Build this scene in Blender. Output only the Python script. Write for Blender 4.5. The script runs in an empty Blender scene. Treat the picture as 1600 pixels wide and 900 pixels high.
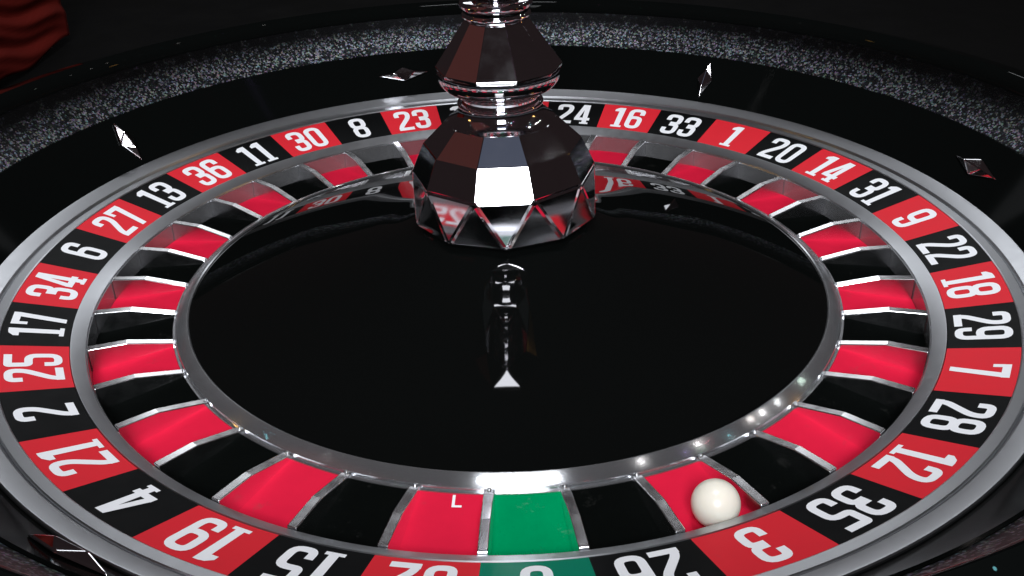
import bpy, bmesh, math, random
from mathutils import Matrix, Vector
random.seed(7)
PI = math.pi
sc = bpy.context.scene
COL = sc.collection

# ------------------------------------------------------------------ camera
cd = bpy.data.cameras.new('camera')
cd.sensor_width = 36.0
cd.lens = 35.26
cd.clip_start = 0.01
cd.clip_end = 100.0
cam = bpy.data.objects.new('camera', cd)
COL.objects.link(cam)
R = Matrix(((0.999640, 0.026555, -0.003947), (-0.016322, 0.484425, -0.874680), (-0.021315, 0.874429, 0.484684)))
M4 = R.to_4x4()
M4.translation = Vector((0.000136, -0.515607, 0.262330))
cam.matrix_world = M4
sc.camera = cam

# ------------------------------------------------------------------ world, exposure
w = bpy.data.worlds.new('World')
sc.world = w
w.use_nodes = True
bg = w.node_tree.nodes['Background']
bg.inputs['Color'].default_value = (0.030, 0.021, 0.022, 1)
bg.inputs['Strength'].default_value = 0.6
sc.view_settings.view_transform = 'Standard'
sc.view_settings.look = 'None'
sc.view_settings.exposure = 0.0
sc.view_settings.gamma = 1.0
sc.view_settings.use_curve_mapping = False


# ------------------------------------------------------------------ lamps of the room, and lights added for reflections
def area(name, loc, target, sx, sy, radiance, color):
    L = bpy.data.lights.new(name, 'AREA')
    L.shape = 'RECTANGLE'
    L.size, L.size_y = sx, sy
    L.energy = radiance * PI * sx * sy
    L.color = color
    o = bpy.data.objects.new(name, L)
    COL.objects.link(o)
    o.location = loc
    d = Vector(target) - Vector(loc)
    o.rotation_euler = d.to_track_quat('-Z', 'Y').to_euler()
    return o


def direction(az, el, dist, c=(0, 0, 0)):
    a, e = math.radians(az), math.radians(el)
    return Vector((c[0] + dist * math.cos(e) * math.cos(a), c[1] + dist * math.cos(e) * math.sin(a), c[2] + dist * math.sin(e)))


def spot(name, az, el, dist, radiance, color, rad=0.014, c=(0, 0, 0)):
    L = bpy.data.lights.new(name, 'POINT')
    L.shadow_soft_size = rad
    L.energy = radiance * PI * PI * 4 * rad * rad
    L.color = color
    o = bpy.data.objects.new(name, L)
    COL.objects.link(o)
    o.location = direction(az, el, dist, c)
    return o


COOL = (0.93, 0.96, 1.0)
area('key_panel_light', direction(-90, 31, 1.7), (0, 0, 0), 0.50, 0.80, 30.0, COOL)
area('overhead_panel_light', (0.03, -0.135, 1.45), (0.03, -0.135, 0), 0.34, 0.06, 120.0, COOL)
area('display_panel_light', direction(105.5, 31.2, 2.6), (0, 0, 0), 0.94, 0.42, 3.2, COOL)
area('display_panel_light', direction(75.5, 31.2, 2.6), (0, 0, 0), 0.94, 0.42, 3.2, COOL)
area('blue_tint_light', direction(-90, 68, 1.8), (0, 0, 0), 0.5, 0.34, 0.13, (0.55, 0.7, 1.0))  # added light, gives the upper front turret facet a bluish reflection
area('red_tint_light', direction(-163, 48, 1.9), (0, 0, 0), 1.1, 1.0, 0.055, (1.0, 0.22, 0.16))  # added light, reddens the left facet of the vase
# small lamps of the ceiling, white and coloured
for az, el, col, rr in ((15, 69, (1, .97, .95), 110), (20, 59, (1, .95, .92), 90), (25.5, 48.5, (1, .9, .85), 70),
                        (27, 46, (1, .97, .95), 110), (29, 42.5, (1, 1, 1), 70), (33, 36, (.8, 1, .85), 50)):
    spot('ceiling_lamp', az, el, 2.0, rr * 3, col, 0.009)
TINT = ((1, .35, .8), (.4, 1, .6), (1, 1, 1), (.55, .4, 1), (1, 1, 1), (.3, .9, 1), (1, .3, .35))
for i, (az, el) in enumerate(((-74, 54), (-72, 46), (-69, 40), (-66, 57), (-62, 49), (-60, 43), (-57, 61), (-55, 37), (-2, 55), (1, 47), (4, 60), (8, 42), (12, 52), (16, 57),
                              (-122, 60), (-128, 44), (-136, 52), (-150, 40), (172, 58), (170, 44))):
    spot('coloured_lamp', az, el, 2.2, 110, TINT[i % 7], 0.005)
for p in ((1.85, 0.28, 1.44), (-1.19, -0.79, 1.79), (0.33, -1.11, 1.73)):  # added lamps, each set where a deflector facet mirrors it
    v = Vector(p)
    spot('glint_lamp', math.degrees(math.atan2(v.y, v.x)), math.degrees(math.asin(v.z / v.length)), v.length, 9.0, (0.95, 0.95, 1.0), 0.012)
spot('glint_lamp', 89, 46.5, 2.2, 40.0, COOL, 0.026)  # added lamp, mirrored as a streak in the outer ring
spot('warm_lamp', 178, 24, 1.9, 50, (1, .55, .12), 0.035)
spot('warm_lamp', 6, 22, 1.9, 70, (1, .5, .12), 0.035)


# ------------------------------------------------------------------ materials
def mat(name, color, rough=0.5, metal=0.0, spec=0.5, coat=0.0, coat_rough=0.05):
    m = bpy.data.materials.new(name)
    m.use_nodes = True
    b = m.node_tree.nodes['Principled BSDF']
    b.inputs['Base Color'].default_value = (*color, 1)
    b.inputs['Roughness'].default_value = rough
    b.inputs['Metallic'].default_value = metal
    b.inputs['Specular IOR Level'].default_value = spec
    b.inputs['Coat Weight'].default_value = coat
    b.inputs['Coat Roughness'].default_value = coat_rough
    return m


def nodes(m):
    nt = m.node_tree
    return nt, nt.nodes, nt.links, nt.nodes['Principled BSDF']


def wear(m, scale, amount, rough_lo, rough_hi, stretch=None):
    """uneven gloss and faint colour mottling, as handling leaves it"""
    nt, N, L, b = nodes(m)
    tc = N.new('ShaderNodeTexCoord')
    n = N.new('ShaderNodeTexNoise')
    n.inputs['Scale'].default_value = scale
    n.inputs['Detail'].default_value = 6
    n.inputs['Roughness'].default_value = 0.65
    if stretch:
        mp = N.new('ShaderNodeMapping')
        mp.inputs['Scale'].default_value = stretch
        L.new(tc.outputs['Object'], mp.inputs['Vector'])
        L.new(mp.outputs['Vector'], n.inputs['Vector'])
    else:
        L.new(tc.outputs['Object'], n.inputs['Vector'])
    mr = N.new('ShaderNodeMapRange')
    mr.inputs['From Min'].default_value = 0.3
    mr.inputs['From Max'].default_value = 0.7
    mr.inputs['To Min'].default_value = rough_lo
    mr.inputs['To Max'].default_value = rough_hi
    L.new(n.outputs['Fac'], mr.inputs['Value'])
    L.new(mr.outputs['Result'], b.inputs['Roughness'])
    if amount:
        mx = N.new('ShaderNodeMix')
        mx.data_type = 'RGBA'
        c = b.inputs['Base Color'].default_value[:]
        mx.inputs[6].default_value = tuple(max(0, v * (1 - amount)) for v in c[:3]) + (1,)
        mx.inputs[7].default_value = tuple(min(1, v * (1 + amount)) for v in c[:3]) + (1,)
        L.new(n.outputs['Fac'], mx.inputs[0])
        L.new(mx.outputs[2], b.inputs['Base Color'])
    return m


CHROME = wear(mat('polished_chrome', (0.72, 0.71, 0.74), 0.06, 1.0), 60, 0.05, 0.03, 0.09)
FRETM = wear(mat('fret_metal', (0.90, 0.90, 0.92), 0.2, 1.0), 120, 0.04, 0.15, 0.22)
def turned(m, aniso):
    """grooves of the lathe run round the ring and stretch highlights across it"""
    nt, N, L, b = nodes(m)
    tg = N.new('ShaderNodeTangent')
    tg.direction_type = 'RADIAL'
    tg.axis = 'Z'
    L.new(tg.outputs['Tangent'], b.inputs['Tangent'])
    b.inputs['Anisotropic'].default_value = aniso
    b.inputs['Anisotropic Rotation'].default_value = 0.25
    return m


SATIN = turned(wear(mat('satin_aluminium', (0.44, 0.45, 0.47), 0.3, 0.97), 140, 0.03, 0.29, 0.35), 0.6)
RINGM = turned(wear(mat('turned_steel', (0.56, 0.57, 0.59), 0.3, 0.92), 140, 0.03, 0.15, 0.18), 1.0)
WALLM = wear(mat('dull_pocket_metal', (0.30, 0.30, 0.31), 0.2, 0.78), 120, 0.12, 0.12, 0.22)
LACQ = wear(mat('black_lacquer', (0.0022, 0.0026, 0.0025), 0.05, 0.0, 0.35), 25, 0.0, 0.010, 0.03)
BOWLM = wear(mat('black_bowl_gloss', (0.0022, 0.0026, 0.0025), 0.05, 0.0, 0.025), 25, 0.0, 0.006, 0.012)
SLOPEM = wear(mat('black_slope_paint', (0.0022, 0.0026, 0.0025), 0.08, 0.0, 0.01), 25, 0.0, 0.06, 0.09)
PLATE_R = wear(mat('red_plate', (0.62, 0.020, 0.032), 0.45, 0, 0.05, 0.02, 0.12), 55, 0.08, 0.40, 0.52)
PLATE_B = wear(mat('black_plate', (0.0025, 0.0028, 0.003), 0.45, 0, 0.05, 0.02, 0.12), 55, 0.1, 0.40, 0.52)
PLATE_G = wear(mat('green_plate', (0.0, 0.17, 0.10), 0.45, 0, 0.05, 0.02, 0.12), 55, 0.1, 0.40, 0.52)
POCK_R = wear(mat('red_pocket', (0.62, 0.013, 0.044), 0.5, 0, 0.0, 0.0, 0.08), 70, 0.10, 0.25, 0.42)
POCK_B = wear(mat('black_pocket', (0.0025, 0.003, 0.0028), 0.5, 0, 0.0, 0.0, 0.08), 70, 0.2, 0.25, 0.42)
POCK_G = wear(mat('green_pocket', (0.0, 0.24, 0.085), 0.5, 0, 0.0, 0.0, 0.08), 70, 0.15, 0.25, 0.42)


def scuff(m, color, scale, lo, hi, amount):
    nt, N, L, b = nodes(m)
    src = b.inputs['Base Color'].links[0].from_socket
    tc = N.new('ShaderNodeTexCoord')
    n = N.new('ShaderNodeTexNoise')
    n.inputs['Scale'].default_value = scale
    n.inputs['Detail'].default_value = 9
    n.inputs['Roughness'].default_value = 0.75
    oi = N.new('ShaderNodeObjectInfo')
    ad = N.new('ShaderNodeVectorMath')
    ad.operation = 'MULTIPLY_ADD'
    ad.inputs[1].default_value = (1, 1, 1)
    L.new(tc.outputs['Object'], ad.inputs[0])
    L.new(oi.outputs['Random'], ad.inputs[2])
    L.new(ad.outputs['Vector'], n.inputs['Vector'])
    mr = N.new('ShaderNodeMapRange')
    mr.inputs['From Min'].default_value = lo
    mr.inputs['From Max'].default_value = hi
    mr.inputs['To Max'].default_value = amount
    L.new(n.outputs['Fac'], mr.inputs['Value'])
    mx = N.new('ShaderNodeMix')
    mx.data_type = 'RGBA'
    L.new(mr.outputs['Result'], mx.inputs[0])
    L.new(src, mx.inputs[6])
    mx.inputs[7].default_value = (*color, 1)
    L.new(mx.outputs[2], b.inputs['Base Color'])


scuff(POCK_R, (0.30, 0.05, 0.06), 95, 0.60, 0.72, 0.55)
scuff(POCK_G, (0.10, 0.30, 0.20), 95, 0.60, 0.72, 0.5)
scuff(POCK_B, (0.03, 0.03, 0.028), 95, 0.60, 0.74, 0.5)
scuff(PLATE_R, (0.45, 0.04, 0.05), 80, 0.62, 0.75, 0.5)
PRINT = mat('white_print', (0.80, 0.81, 0.84), 0.5, 0, 0.3)
IVORY = mat('ball_resin', (0.80, 0.76, 0.66), 0.28, 0, 0.45)
IVORY.node_tree.nodes['Principled BSDF'].inputs['Subsurface Weight'].default_value = 0.15
IVORY.node_tree.nodes['Principled BSDF'].inputs['Subsurface Radius'].default_value = (0.004, 0.003, 0.002)
TABLEM = wear(mat('dark_table', (0.0022, 0.0022, 0.0022), 0.8, 0, 0.05), 12, 0.3, 0.7, 0.9)
CLOTHM = mat('red_fabric', (0.10, 0.007, 0.0045), 0.9, 0, 0.08)
TANM = mat('tan_card', (0.10, 0.08, 0.05), 0.8, 0, 0.2)


def glitter_material():
    m = mat('glitter_flakes', (0.02, 0.02, 0.024), 0.48, 0.85, 0.15)
    nt, N, L, b = nodes(m)
    tc = N.new('ShaderNodeTexCoord')
    v = N.new('ShaderNodeTexVoronoi')
    v.inputs['Scale'].default_value = 800
    L.new(tc.outputs['Object'], v.inputs['Vector'])
    v2 = N.new('ShaderNodeTexVoronoi')
    v2.inputs['Scale'].default_value = 1100
    L.new(tc.outputs['Object'], v2.inputs['Vector'])
    sp = N.new('ShaderNodeSeparateColor')
    L.new(v.outputs['Color'], sp.inputs['Color'])
    # each flake has a shade and a faint tint of its own
    rp = N.new('ShaderNodeValToRGB')
    rp.color_ramp.elements[0].position = 0.05
    rp.color_ramp.elements[0].color = (0.010, 0.011, 0.013, 1)
    rp.color_ramp.elements[1].position = 0.96
    rp.color_ramp.elements[1].color = (0.33, 0.35, 0.39, 1)
    e = rp.color_ramp.elements.new(0.6)
    e.color = (0.03, 0.032, 0.036, 1)
    L.new(sp.outputs['Red'], rp.inputs['Fac'])
    hs = N.new('ShaderNodeMix')
    hs.data_type = 'RGBA'
    hs.blend_type = 'MULTIPLY'
    hs.inputs[0].default_value = 0.55
    L.new(rp.outputs['Color'], hs.inputs[6])
    L.new(v2.outputs['Color'], hs.inputs[7])
    # painted-in shade: the flake colour fades to black up the band
    sx = N.new('ShaderNodeSeparateXYZ')
    L.new(tc.outputs['Object'], sx.inputs['Vector'])
    mr = N.new('ShaderNodeMapRange')
    mr.inputs['From Min'].default_value = 0.0385
    mr.inputs['From Max'].default_value = 0.0510
    mr.inputs['To Min'].default_value = 1.0
    mr.inputs['To Max'].default_value = 0.0
    L.new(sx.outputs['Z'], mr.inputs['Value'])
    nz = N.new('ShaderNodeTexNoise')
    nz.inputs['Scale'].default_value = 160
    L.new(tc.outputs['Object'], nz.inputs['Vector'])
    ad = N.new('ShaderNodeMath')
    ad.operation = 'MULTIPLY_ADD'
    ad.inputs[1].default_value = 0.5
    ad.inputs[2].default_value = -0.25
    L.new(nz.outputs['Fac'], ad.inputs[0])
    sm = N.new('ShaderNodeMath')
    sm.operation = 'ADD'
    sm.use_clamp = True
    L.new(mr.outputs['Result'], sm.inputs[0])
    L.new(ad.outputs['Value'], sm.inputs[1])
    fin = N.new('ShaderNodeMix')
    fin.data_type = 'RGBA'
    fin.inputs[6].default_value = (0.004, 0.004, 0.0045, 1)
    L.new(sm.outputs['Value'], fin.inputs[0])
    L.new(hs.outputs[2], fin.inputs[7])
    L.new(fin.outputs[2], b.inputs['Base Color'])
    bp = N.new('ShaderNodeBump')
    bp.inputs['Strength'].default_value = 0.8
    bp.inputs['Distance'].default_value = 0.001
    L.new(sp.outputs['Green'], bp.inputs['Height'])
    L.new(bp.outputs['Normal'], b.inputs['Normal'])
    return m


GLIT = glitter_material()


# ------------------------------------------------------------------ mesh helpers
def mesh(name, verts, faces, smooth=False):
    me = bpy.data.meshes.new(name)
    me.from_pydata([tuple(v) for v in verts], [], faces)
    me.update()
    bm = bmesh.new()
    bm.from_mesh(me)
    bmesh.ops.recalc_face_normals(bm, faces=bm.faces)
    bm.to_mesh(me)
    bm.free()
    if smooth:
        for p in me.polygons:
            p.use_smooth = True
    return me


def obj(name, me, material=None, parent=None):
    o = bpy.data.objects.new(name, me)
    COL.objects.link(o)
    if material is not None and len(me.materials) == 0:
        me.materials.append(material)
    if parent is not None:
        o.parent = parent
    return o


def empty(name, loc=(0, 0, 0)):
    o = bpy.data.objects.new(name, None)
    o.empty_display_size = 0.05
    COL.objects.link(o)
    o.location = loc
    return o


def tag(o, label, cat, group=None, kind=None):
    o['label'] = label
    o['category'] = cat
    if group:
        o['group'] = group
    if kind:
        o['kind'] = kind
    return o


def bevel(o, width, seg=2, angle=30):
    md = o.modifiers.new('bevel', 'BEVEL')
    md.width = width
    md.segments = seg
    md.limit_method = 'ANGLE'
    md.angle_limit = math.radians(angle)
    md.harden_normals = False
    return o


def lathe_mesh(name, profile, seg=222, closed=True, smooth_angle=25):
    """turn a closed (r, z) outline round the axis"""
    n = len(profile)
    verts, faces = [], []
    for i in range(seg):
        a = 2 * PI * i / seg
        for r, z in profile:
            verts.append((r * math.cos(a), r * math.sin(a), z))
    m = n if closed else n - 1
    for i in range(seg):
        j = (i + 1) % seg
        for k in range(m):
            l = (k + 1) % n
            faces.append((i * n + k, j * n + k, j * n + l, i * n + l))
    me = mesh(name, verts, faces, True)
    me.set_sharp_from_angle(angle=math.radians(smooth_angle))
    return me


def sector_mesh(name, profile, a0, a1, seg=8):
    """a closed (r, z) outline swept from azimuth a0 to a1, ends capped"""
    n = len(profile)
    verts, faces = [], []
    for i in range(seg + 1):
        a = a0 + (a1 - a0) * i / seg
        for r, z in profile:
            verts.append((r * math.cos(a), r * math.sin(a), z))
    for i in range(seg):
        for k in range(n):
            l = (k + 1) % n
            faces.append((i * n + k, (i + 1) * n + k, (i + 1) * n + l, i * n + l))
    faces.append(tuple(range(n)))
    faces.append(tuple(seg * n + k for k in reversed(range(n))))
    me = mesh(name, verts, faces, True)
    me.set_sharp_from_angle(angle=math.radians(25))
    return me


# ------------------------------------------------------------------ table
def disc(name, r, z, seg=96):
    v = [(r * math.cos(2 * PI * i / seg), r * math.sin(2 * PI * i / seg), z) for i in range(seg)]
    return mesh(name, v, [tuple(range(seg))])


t = obj('table', disc('table', 5.0, -0.055), TABLEM)
tag(t, 'dark table top surrounding the roulette wheel', 'table', kind='structure')

# ------------------------------------------------------------------ wheel bowl (does not turn)
bowl = empty('wheel_bowl', (0, 0, -0.054))
tag(bowl, 'black lacquered wheel bowl with sparkling ball track and chrome diamond deflectors', 'wheel bowl')


def bowl_part(name, me, m):
    o = obj(name, me, m, bowl)
    o.location = (0, 0, 0.054)
    return o


SL0, SL1 = (0.2872, 0.0045), (0.3130, 0.0338)
bowl_part('lower_slope', lathe_mesh('lower_slope', [SL0, (0.2998, 0.0184), SL1, (0.3145, 0.0335), (0.3145, -0.05), (0.2872, -0.05)]), SLOPEM)
bowl_part('ball_track', lathe_mesh('ball_track', [(0.3147, 0.0336), (0.3165, 0.0350), (0.3220, 0.0400), (0.3270, 0.0452), (0.3310, 0.0505),
                                                 (0.3340, 0.0560), (0.3360, 0.0560), (0.3360, 0.02), (0.3147, 0.02)]), GLIT)
rim_prof = [(0.3362, 0.0500)]
for i in range(11):
    a = math.radians(180 - 6.5 * i)
    rim_prof.append((0.3462 + 0.010 * math.cos(a), 0.0570 + 0.010 * math.sin(a)))
rim_prof += [(0.3700, 0.0585), (0.3800, 0.047), (0.3850, 0.020), (0.3850, -0.053), (0.3362, -0.053)]
bowl_part('bowl_rim', lathe_mesh('bowl_rim', rim_prof), BOWLM)

# chrome diamond deflectors: four-sided pyramidal canoes on the slope
sl_ang = math.atan2(SL1[1] - SL0[1], SL1[0] - SL0[0])


def deflector_mesh(lx, ly, h):
    v = [(lx, 0, 0), (0, ly, 0), (-lx, 0, 0), (0, -ly, 0),
         (lx, 0, h * .25), (0, ly, h * .25), (-lx, 0, h * .25), (0, -ly, h * .25), (lx * .42, 0, h), (-lx * .42, 0, h)]
    f = [(0, 1, 5, 4), (1, 2, 6, 5), (2, 3, 7, 6), (3, 0, 4, 7), (4, 5, 8), (5, 9, 8), (5, 6, 9), (6, 7, 9), (7, 8, 9), (7, 4, 8), (3, 2, 1, 0)]
    return mesh('deflector', v, f)


def_me = deflector_mesh(0.0205, 0.0062, 0.0048)
def_me.materials.append(CHROME)
for az, kind in ((105.6, 't'), (57.8, 'r'), (150.7, 'r'), (11.9, 't'), (-120.8, 't'), (-167.5, 'r'), (-33.5, 'r'), (-78.0, 'r')):
    o = obj('deflector', def_me, None, bowl)
    a = math.radians(az)
    rm, zm = 0.3000, 0.0188
    rad = Vector((math.cos(a) * math.cos(sl_ang), math.sin(a) * math.cos(sl_ang), math.sin(sl_ang)))
    tan = Vector((-math.sin(a), math.cos(a), 0))
    nor = tan.cross(rad) * -1
    if nor.z < 0:
        nor = -nor
    x = tan if kind == 't' else rad
    y = nor.cross(x)
    B = Matrix((x, y, nor)).transposed().to_4x4()
    s = 1.0 if kind == 't' else 0.78
    B = B @ Matrix.Diagonal((s, 1, 1, 1))
    B.translation = Vector((rm * math.cos(a), rm * math.sin(a), zm + 0.054)) + nor * 0.0002
    o.matrix_basis = B
    bevel(o, 0.0011, 3, 15)

# ------------------------------------------------------------------ rotor (turns): rings, plates, pockets, frets, cone, turret
SEQ = [0, 32, 15, 19, 4, 21, 2, 25, 17, 34, 6, 27, 13, 36, 11, 30, 8, 23, 10, 5, 24, 16, 33, 1, 20, 14, 31, 9, 22, 18, 29, 7, 28, 12, 35, 3, 26]
STEP = 2 * PI / 37
PH = 0.03125
wheel = empty('roulette_rotor', (0, 0, -0.05))
tag(wheel, 'red and black numbered roulette rotor with polished chrome turret at its centre', 'roulette wheel')


def wp(name, me, m=None, parent=None):
    o = obj(name, me, m, parent or wheel)
    if parent is None:
        o.location = (0, 0, 0.05)
    return o


R_IN, Z_IN = 0.2381, -0.0083
R_OUT, Z_OUT = 0.2700, 0.0
wp('outer_ring', lathe_mesh('outer_ring', [(0.2701, -0.010), (0.2701, 0.0004), (0.2706, 0.0008), (0.2752, 0.0012), (0.2758, 0.0007), (0.2762, -0.0002),
                                          (0.2768, 0.0012), (0.2776, 0.0022), (0.2850, 0.0052), (0.2860, 0.0054), (0.2866, 0.0049), (0.2869, 0.0035), (0.2869, -0.010)]), SATIN)
wp('separator_ring', lathe_mesh('separator_ring', [(0.2307, -0.0235), (0.2307, -0.0122), (0.2311, -0.0115), (0.2318, -0.0111), (0.2370, -0.0082), (0.2377, -0.0079),
                                                  (0.2380, -0.0084), (0.2380, -0.020), (0.2380, -0.0235)]), SATIN)
wp('pocket_wall', lathe_mesh('pocket_wall', [(0.2303, -0.026), (0.2303, -0.0126), (0.23065, -0.0126), (0.23065, -0.026)]), WALLM)
wp('inner_ring', lathe_mesh('inner_ring', [(0.1796, -0.0135), (0.1802, -0.0130), (0.1808, -0.0131), (0.1862, -0.0156), (0.1868, -0.0160), (0.1871, -0.0166), (0.1871, -0.0178), (0.1885, -0.0180),
                                          (0.1885, -0.024), (0.1796, -0.024)]), RINGM)
# the cone steepens towards the turret
cone = [(0.1794, -0.0140)]
cr, cz = 0.1794, -0.0140
while cr > 0.022:
    sl = 13.5 + 4.8 * max(0.0, min(1.0, (0.125 - cr) / 0.060)) + 5.0 * max(0.0, min(1.0, (0.074 - cr) / 0.012))
    cz += 0.004 * math.tan(math.radians(sl))
    cr -= 0.004
    cone.append((cr, cz))
cone += [(cr, -0.022), (0.1794, -0.022)]
wp('black_cone', lathe_mesh('black_cone', cone, smooth_angle=40), LACQ)
wp('chassis', lathe_mesh('chassis', [(0.1886, -0.0245), (0.2295, -0.0275), (0.2690, -0.0105), (0.2690, -0.045), (0.1886, -0.045)]), BOWLM)

plate_prof = [(R_IN + 0.0001, Z_IN), (R_OUT, Z_OUT), (R_OUT, Z_OUT - 0.0015), (R_IN + 0.0001, Z_IN - 0.0015)]
floor_prof = [(0.1886, -0.0184), (0.2302, -0.0240), (0.2302, -0.0260), (0.1886, -0.0204)]
G = 0.00006
plate_me, floor_me = {}, {}
for c, pm, fm in (('red', PLATE_R, POCK_R), ('black', PLATE_B, POCK_B), ('green', PLATE_G, POCK_G)):
    plate_me[c] = sector_mesh(c + '_plate', plate_prof, -STEP / 2 + G, STEP / 2 - G, 8)
    plate_me[c].materials.append(pm)
    floor_me[c] = sector_mesh(c + '_floor', floor_prof, -STEP / 2 + G, STEP / 2 - G, 6)
    floor_me[c].materials.append(fm)

# ---- numerals: condensed slab figures drawn as ribbons
T = 0.142
H = T / 2
X0, X1, Y0, Y1 = H, 0.47 - H, H, 1 - H


def rounded(pts, rad, closed=False, n=5):
    """round the corners of a polyline; rad 0 keeps a corner sharp"""
    out = []
    m = len(pts)
    for i, p in enumerate(pts):
        if not closed and i in (0, m - 1):
            out.append(Vector(p))
            continue
        p = Vector(p)
        a, b = Vector(pts[i - 1]), Vector(pts[(i + 1) % m])
        u, v = (a - p), (b - p)
        rr = rad if not isinstance(rad, (list, tuple)) else rad[i]
        if rr <= 0:
            out.append(p)
            continue
        d = min(rr, u.length * 0.49, v.length * 0.49)
        s, e = p + u.normalized() * d, p + v.normalized() * d
        for k in range(n + 1):
            q = k / n
            out.append(s * (1 - q) ** 2 + p * 2 * q * (1 - q) + e * q * q)
    return out


def ribbon(pts, width, closed=False):
    n = len(pts)
    L, Rr = [], []
    for i in range(n):
        if closed:
            a, b = pts[i - 1], pts[(i + 1) % n]
        else:
            a, b = pts[max(i - 1, 0)], pts[min(i + 1, n - 1)]
        p = pts[i]
        d1 = (p - a) if (p - a).length > 1e-9 else (b - p)
        d2 = (b - p) if (b - p).length > 1e-9 else (p - a)
        d1, d2 = d1.normalized(), d2.normalized()
        t_ = (d1 + d2).normalized()
        nn = Vector((-t_.y, t_.x))
        k = max(0.35, nn.dot(Vector((-d1.y, d1.x))))
        o = nn * (width / 2 / k)
        L.append(p + o)
        Rr.append(p - o)
    polys = []
    for i in range(n if closed else n - 1):
        j = (i + 1) % n
        polys.append([Rr[i], Rr[j], L[j], L[i]])
    return polys


def rib(pts, rad=0.16, width=T, closed=False):
    return ribbon(rounded([Vector(p) for p in pts], rad, closed), width, closed)


def poly(*pts):
    return [[Vector(p) for p in pts]]


YM = 0.515
GLYPH = {
    '0': (0.47, [rib([(X0, Y0), (X1, Y0), (X1, Y1), (X0, Y1)], 0.17, T, True)]),
    '1': (0.36, [poly((0.125, 0.06), (0.285, 0.06), (0.285, 1.0), (0.185, 1.0), (0.125, 0.93)), poly((0.03, 0.0), (0.36, 0.0), (0.36, 0.085), (0.03, 0.085)),
                 poly((0.0, 0.80), (0.13, 0.80), (0.19, 1.0), (0.10, 0.985), (0.0, 0.895))]),
    '2': (0.47, [rib([(X0, 0.70), (X0, Y1), (X1, Y1), (X1, 0.66), (X0 + 0.02, 0.20), (X0 - 0.005, 0.02)], (0, .17, .17, .14, .1, 0)),
                 poly((0.0, 0.0), (0.47, 0.0), (0.47, T), (0.0, T))]),
    '3': (0.47, [rib([(X0, 0.69), (X0, Y1), (X1, Y1), (X1, YM + 0.03), (0.16, YM + 0.03)], (0, .17, .17, .12, 0)),
                 rib([(0.16, YM - 0.03), (X1, YM - 0.03), (X1, Y0), (X0, Y0), (X0, 0.31)], (0, .12, .17, .17, 0))]),
    '4': (0.47, [poly((0.25, 0.0), (0.395, 0.0), (0.395, 1.0), (0.25, 1.0)), poly((0.0, 0.19), (0.47, 0.19), (0.47, 0.325), (0.0, 0.325)),
                 poly((0.0, 0.30), (0.145, 0.30), (0.315, 1.0), (0.20, 1.0)), poly((0.19, 0.0), (0.455, 0.0), (0.455, 0.08), (0.19, 0.08))]),
    '5': (0.47, [rib([(0.45, Y1), (X0, Y1), (X0, 0.58), (X1, 0.58), (X1, Y0), (X0, Y0), (X0, 0.31)], (0, .03, .06, .15, .17, .17, 0))]),
    '6': (0.47, [rib([(X0, Y0), (X1, Y0), (X1, 0.56), (X0, 0.56)], 0.15, T, True), rib([(X1, 0.70), (X1, Y1), (X0, Y1), (X0, 0.40)], (0, .17, .17, 0))]),
    '7': (0.45, [poly((0.0, 1 - T), (0.45, 1 - T), (0.45, 1.0), (0.0, 1.0)), poly((0.0, 0.70), (0.10, 0.70), (0.10, 0.90), (0.0, 0.90)),
                 poly((0.13, 0.0), (0.285, 0.0), (0.45, 0.90), (0.295, 0.90))]),
    '8': (0.47, [rib([(X0, Y0), (X1, Y0), (X1, 0.50), (X0, 0.50)], 0.15, T, True), rib([(X0, 0.53), (X1, 0.53), (X1, Y1), (X0, Y1)], 0.15, T, True)]),
    '9': (0.47, [rib([(X0, 0.44), (X1, 0.44), (X1, Y1), (X0, Y1)], 0.15, T, True), rib([(X0, 0.30), (X0, Y0), (X1, Y0), (X1, 0.60)], (0, .17, .17, 0))]),
}
PL_LEN = math.hypot(R_OUT - R_IN, Z_OUT - Z_IN)
TH = math.atan2(Z_OUT - Z_IN, R_OUT - R_IN)


def numeral_mesh(num):
    hgt = PL_LEN * 0.80
    s = str(num)
    gap = 0.075
    tot = sum(GLYPH[c][0] for c in s) + gap * (len(s) - 1)
    x = -tot / 2
    verts, faces = [], []
    lift = 0
    for c in s:
        wd, strokes = GLYPH[c]
        for st in strokes:
            lift += 1
            off = 0.00010 + 0.00003 * lift
            for pl in st:
                base = len(verts)
                for p in pl:
                    u = (x + p.x) * hgt
                    v = PL_LEN * 0.5 + (p.y - 0.5) * hgt
                    r = R_IN + v * math.cos(TH) - off * math.sin(TH)
                    z = Z_IN + v * math.sin(TH) + off * math.cos(TH)
                    a = -u / 0.2545
                    verts.append((r * math.cos(a), r * math.sin(a), z))
                faces.append(tuple(range(base, base + len(pl))))
        x += wd + gap
    me = bpy.data.meshes.new('numeral_%d' % num)
    me.from_pydata(verts, [], faces)
    me.update()
    bm = bmesh.new()
    bm.from_mesh(me)
    for f in bm.faces:
        if f.normal.z < 0:
            f.normal_flip()
    bm.to_mesh(me)
    bm.free()
    me.materials.append(PRINT)
    return me


# ---- frets: ridged metal fins between the pockets
def fret_mesh():
    prof = [(0.1876, -0.0166), (0.2108, -0.0114), (0.2301, -0.0111)]
    bot = [-0.0187, -0.0217, -0.0243]
    tops, bases = 0.0022, 0.0025
    v, f = [], []
    for (r, z), zb in zip(prof, bot):
        v += [(r, -bases, zb), (r, -tops, z), (r, tops, z), (r, bases, zb)]
    for i in range(2):
        a, b = i * 4, i * 4 + 4
        for k in range(4):
            l = (k + 1) % 4
            f.append((a + k, a + l, b + l, b + k))
    f += [(0, 1, 2, 3), (11, 10, 9, 8)]
    return mesh('fret', v, f)


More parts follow.
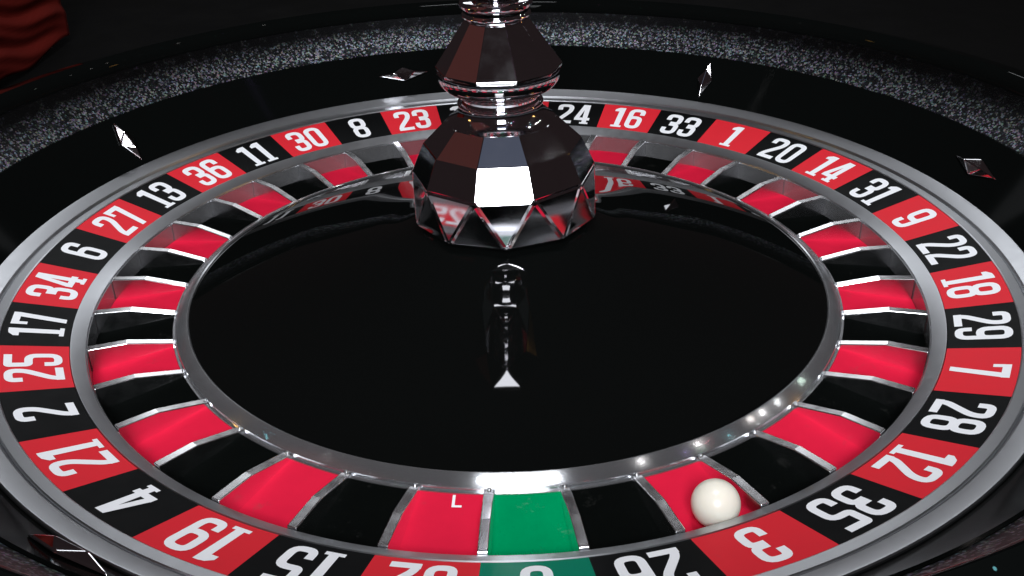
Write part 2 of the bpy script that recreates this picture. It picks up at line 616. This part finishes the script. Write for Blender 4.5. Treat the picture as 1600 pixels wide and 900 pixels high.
fret_me = fret_mesh()
fret_me.materials.append(FRETM)
glint_me = lathe_mesh('fret_glint', [(0.0, 0.0012), (0.0007, 0.0010), (0.0012, 0.0004), (0.0013, -0.001), (0.0, -0.001)], 12)  # small dome added to catch a glint at each fret's inner end
glint_me.transform(Matrix.Scale(0.7, 4))
glint_me.materials.append(SATIN)

for k, num in enumerate(SEQ):
    az = -PI / 2 - k * STEP + PH
    c = 'green' if num == 0 else ('red' if k % 2 else 'black')
    p = wp('number_plate', plate_me[c])
    p.rotation_euler = (0, 0, az)
    p['label'] = '%s plate printed with a white %d' % (c, num)
    n = obj('numeral', numeral_mesh(num), None, p)
    fl = wp('pocket_floor', floor_me[c])
    fl.rotation_euler = (0, 0, az)
    fr = wp('fret', fret_me)
    fr.rotation_euler = (0, 0, az + STEP / 2)
    bevel(fr, 0.0004, 2, 30)
    sd = obj('glint_dome', glint_me, None, fr)
    sd.location = (0.1876, 0, -0.0163)

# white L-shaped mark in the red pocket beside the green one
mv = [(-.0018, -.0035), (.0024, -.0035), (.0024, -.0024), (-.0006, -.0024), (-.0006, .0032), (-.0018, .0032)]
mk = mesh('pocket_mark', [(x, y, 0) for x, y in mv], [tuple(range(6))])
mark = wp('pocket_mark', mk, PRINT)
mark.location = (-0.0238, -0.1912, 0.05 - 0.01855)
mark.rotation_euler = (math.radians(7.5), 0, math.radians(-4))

# ---- turret
turret_axis = Matrix.Translation((0, 0, 0.02)) @ Matrix.Rotation(math.radians(-1.1), 4, 'Y') @ Matrix.Translation((0, 0, -0.02))
N10 = 10


def ring10(r, z, half, turn=0.0):
    return [(r * math.cos(-PI / 2 + turn + (i + (0.5 if half else 0)) * 2 * PI / N10), r * math.sin(-PI / 2 + turn + (i + (0.5 if half else 0)) * 2 * PI / N10), z) for i in range(N10)]


def turret_part(name, me, m=CHROME):
    me.transform(turret_axis)
    return wp(name, me, m)


# crown: alternate pointing-down and pointing-up triangles
def crown_mesh(name, r_tip, z_tip, r_low, z_low, turn=0.0):
    lo = ring10(r_low, z_low, True, turn)
    tip = ring10(r_tip, z_tip, False, turn)
    v = tip + lo
    f = []
    for i in range(N10):
        f.append((10 + i, (i + 1) % 10, i))
        f.append((i, 10 + i, 10 + (i - 1) % 10))
    f.append(tuple(range(9, -1, -1)))
    f.append(tuple(range(10, 20)))
    return mesh(name, v, f)


o = turret_part('turret_crown', crown_mesh('turret_crown', 0.0519, 0.0268, 0.0505, 0.0530))
bevel(o, 0.0015, 2, 12)


def facet_stack(name, levels, cap=True):
    """ten-sided stack: levels of (r, z, half, turn)"""
    v, f = [], []
    for r, z, half, tn in levels:
        v += ring10(r, z, half, tn)
    for j in range(len(levels) - 1):
        for i in range(N10):
            k = (i + 1) % N10
            f.append((j * 10 + i, j * 10 + k, j * 10 + 10 + k, j * 10 + 10 + i))
    f.append(tuple(range(9, -1, -1)))
    f.append(tuple((len(levels) - 1) * 10 + i for i in range(10)))
    return mesh(name, v, f)


o = turret_part('turret_body', facet_stack('turret_body', [(0.0504, 0.0532, True, 0), (0.0430, 0.0690, True, 0), (0.0300, 0.0815, True, 0)]))
bevel(o, 0.0005, 2, 8)
# concave shoulder between facets and neck, then beads
sh = []
for i in range(9):
    u = i / 8
    sh.append((0.0225 + 0.0068 * (1 - u) ** 2.2, 0.0813 + 0.0085 * u))
turret_part('turret_shoulder', lathe_mesh('turret_shoulder', [(0.005, 0.0800)] + sh + [(0.005, 0.0898)], 60, True, 35))


def bead(name, rc, zc, rr, hz):
    pr = [(rc - rr, zc - hz)]
    for i in range(9):
        a = -PI / 2 + PI * i / 8
        pr.append((rc + rr * math.cos(a), zc + hz * math.sin(a)))
    pr += [(rc - rr, zc + hz)]
    return lathe_mesh(name, pr, 60, True, 60)


turret_part('turret_bead', bead('turret_bead', 0.0215, 0.0908, 0.0016, 0.0012))
turret_part('turret_neck', lathe_mesh('turret_neck', [(0.005, 0.0915), (0.0212, 0.0918), (0.0205, 0.0935), (0.0206, 0.0950), (0.005, 0.0952)], 60))
turret_part('turret_bead', bead('turret_bead', 0.0212, 0.0962, 0.0017, 0.0012))
vb = [(0.005, 0.0972), (0.0222, 0.0973)]
for i in range(7):
    u = i / 6
    vb.append((0.0222 + 0.0104 * math.sin(u * PI / 2), 0.0975 + 0.0100 * (1 - math.cos(u * PI / 2))))
vb += [(0.0325, 0.1085), (0.005, 0.1088)]
turret_part('turret_bowl', lathe_mesh('turret_bowl', vb, 60, True, 30))
o = turret_part('turret_vase', facet_stack('turret_vase', [(0.0330, 0.1087, True, math.radians(-2)), (0.0335, 0.1105, True, math.radians(-2)), (0.0166, 0.1345, True, math.radians(-2)), (0.0160, 0.1350, True, math.radians(-2))]))
bevel(o, 0.0005, 2, 8)
turret_part('turret_collar', lathe_mesh('turret_collar', [(0.004, 0.1346), (0.0158, 0.1348), (0.0172, 0.1358), (0.0180, 0.1372), (0.0176, 0.1382), (0.0168, 0.1388), (0.0168, 0.1402),
                                                         (0.0182, 0.1412), (0.0190, 0.1428), (0.0184, 0.1442), (0.0170, 0.1450), (0.004, 0.1452)], 60, True, 40))
turret_part('turret_spindle', lathe_mesh('turret_spindle', [(0.001, 0.1450)] + [(0.0095 + 0.0040 * abs(math.sin(PI * i / 11)) , 0.1452 + 0.0250 * i / 33) for i in range(34)] + [(0.001, 0.1704)], 48, True, 50))
N10 = 8
fin = []
for i in range(8):
    a = -PI / 2 + i * PI / 4
    fin.append((0.0272 * math.cos(a), 0.0272 * math.sin(a), 0.1698))
for i in range(8):
    a = -PI / 2 + (i + 0.5) * PI / 4
    fin.append((0.0335 * math.cos(a), 0.0335 * math.sin(a), 0.1840))
ff = [tuple(range(7, -1, -1)), tuple(range(8, 16))]
for i in range(8):
    ff.append((8 + i, (i + 1) % 8, i))
    ff.append((i, 8 + i, 8 + (i - 1) % 8))
o = turret_part('turret_finial', mesh('turret_finial', fin, ff))
bevel(o, 0.0004, 2, 12)
turret_part('turret_knob', lathe_mesh('turret_knob', [(0.001, 0.1841), (0.026, 0.1842), (0.027, 0.187), (0.024, 0.193), (0.015, 0.200), (0.001, 0.203)], 60, True, 40))
turret_part('turret_stem', lathe_mesh('turret_stem', [(0.001, 0.0150), (0.0240, 0.0150), (0.0240, 0.0272), (0.001, 0.0272)], 60))

# ------------------------------------------------------------------ ball
bm = bmesh.new()
bmesh.ops.create_uvsphere(bm, u_segments=48, v_segments=32, radius=0.0100)
me = bpy.data.meshes.new('roulette_ball')
bm.to_mesh(me)
bm.free()
for p in me.polygons:
    p.use_smooth = True
ball = obj('roulette_ball', me, IVORY)
ball.location = (0.0818, -0.2042, -0.0124)
tag(ball, 'white ball resting in the red pocket beside the plate numbered 3', 'ball')

# ------------------------------------------------------------------ red folded cloth behind the rim
NX, NZ = 70, 120
verts, faces = [], []
prof = []
for j in range(NZ + 1):
    v = j / NZ
    if v < 0.6:
        q = v / 0.6
        prof.append((-0.52 - 0.06 * q ** 2, -0.047 + 0.26 * q))
    else:
        q = (v - 0.6) / 0.4
        prof.append((-0.58 - 0.20 * q, 0.213 + 0.03 * math.sin(q * PI) - 0.26 * q ** 1.6))
for i in range(NX + 1):
    y = 0.25 + 0.45 * i / NX
    for j in range(NZ + 1):
        x, z = prof[j]
        s = z * 190 + (y - 0.70) * 22
        fold = 0.004 * math.sin(s + 1.5 * math.sin(9 * y)) + 0.0025 * math.sin(1.9 * s + 21 * y) + 0.002 * math.sin(31 * y + 40 * z)
        edge = 0
        verts.append((x + fold * min(1, (z + 0.05) * 25 + 0.25) * min(1, (NX - i) / 9 + 0.25), y + edge * 0.3, z + 0.004 * math.sin(y * 40)))
for i in range(NX):
    for j in range(NZ):
        a = i * (NZ + 1) + j
        faces.append((a, a + 1, a + NZ + 2, a + NZ + 1))
cl = obj('red_cloth', mesh('red_cloth', verts, faces, True), CLOTHM)
md = cl.modifiers.new('thickness', 'SOLIDIFY')
md.thickness = 0.003
tag(cl, 'red folded cloth lying behind the black rim', 'cloth')
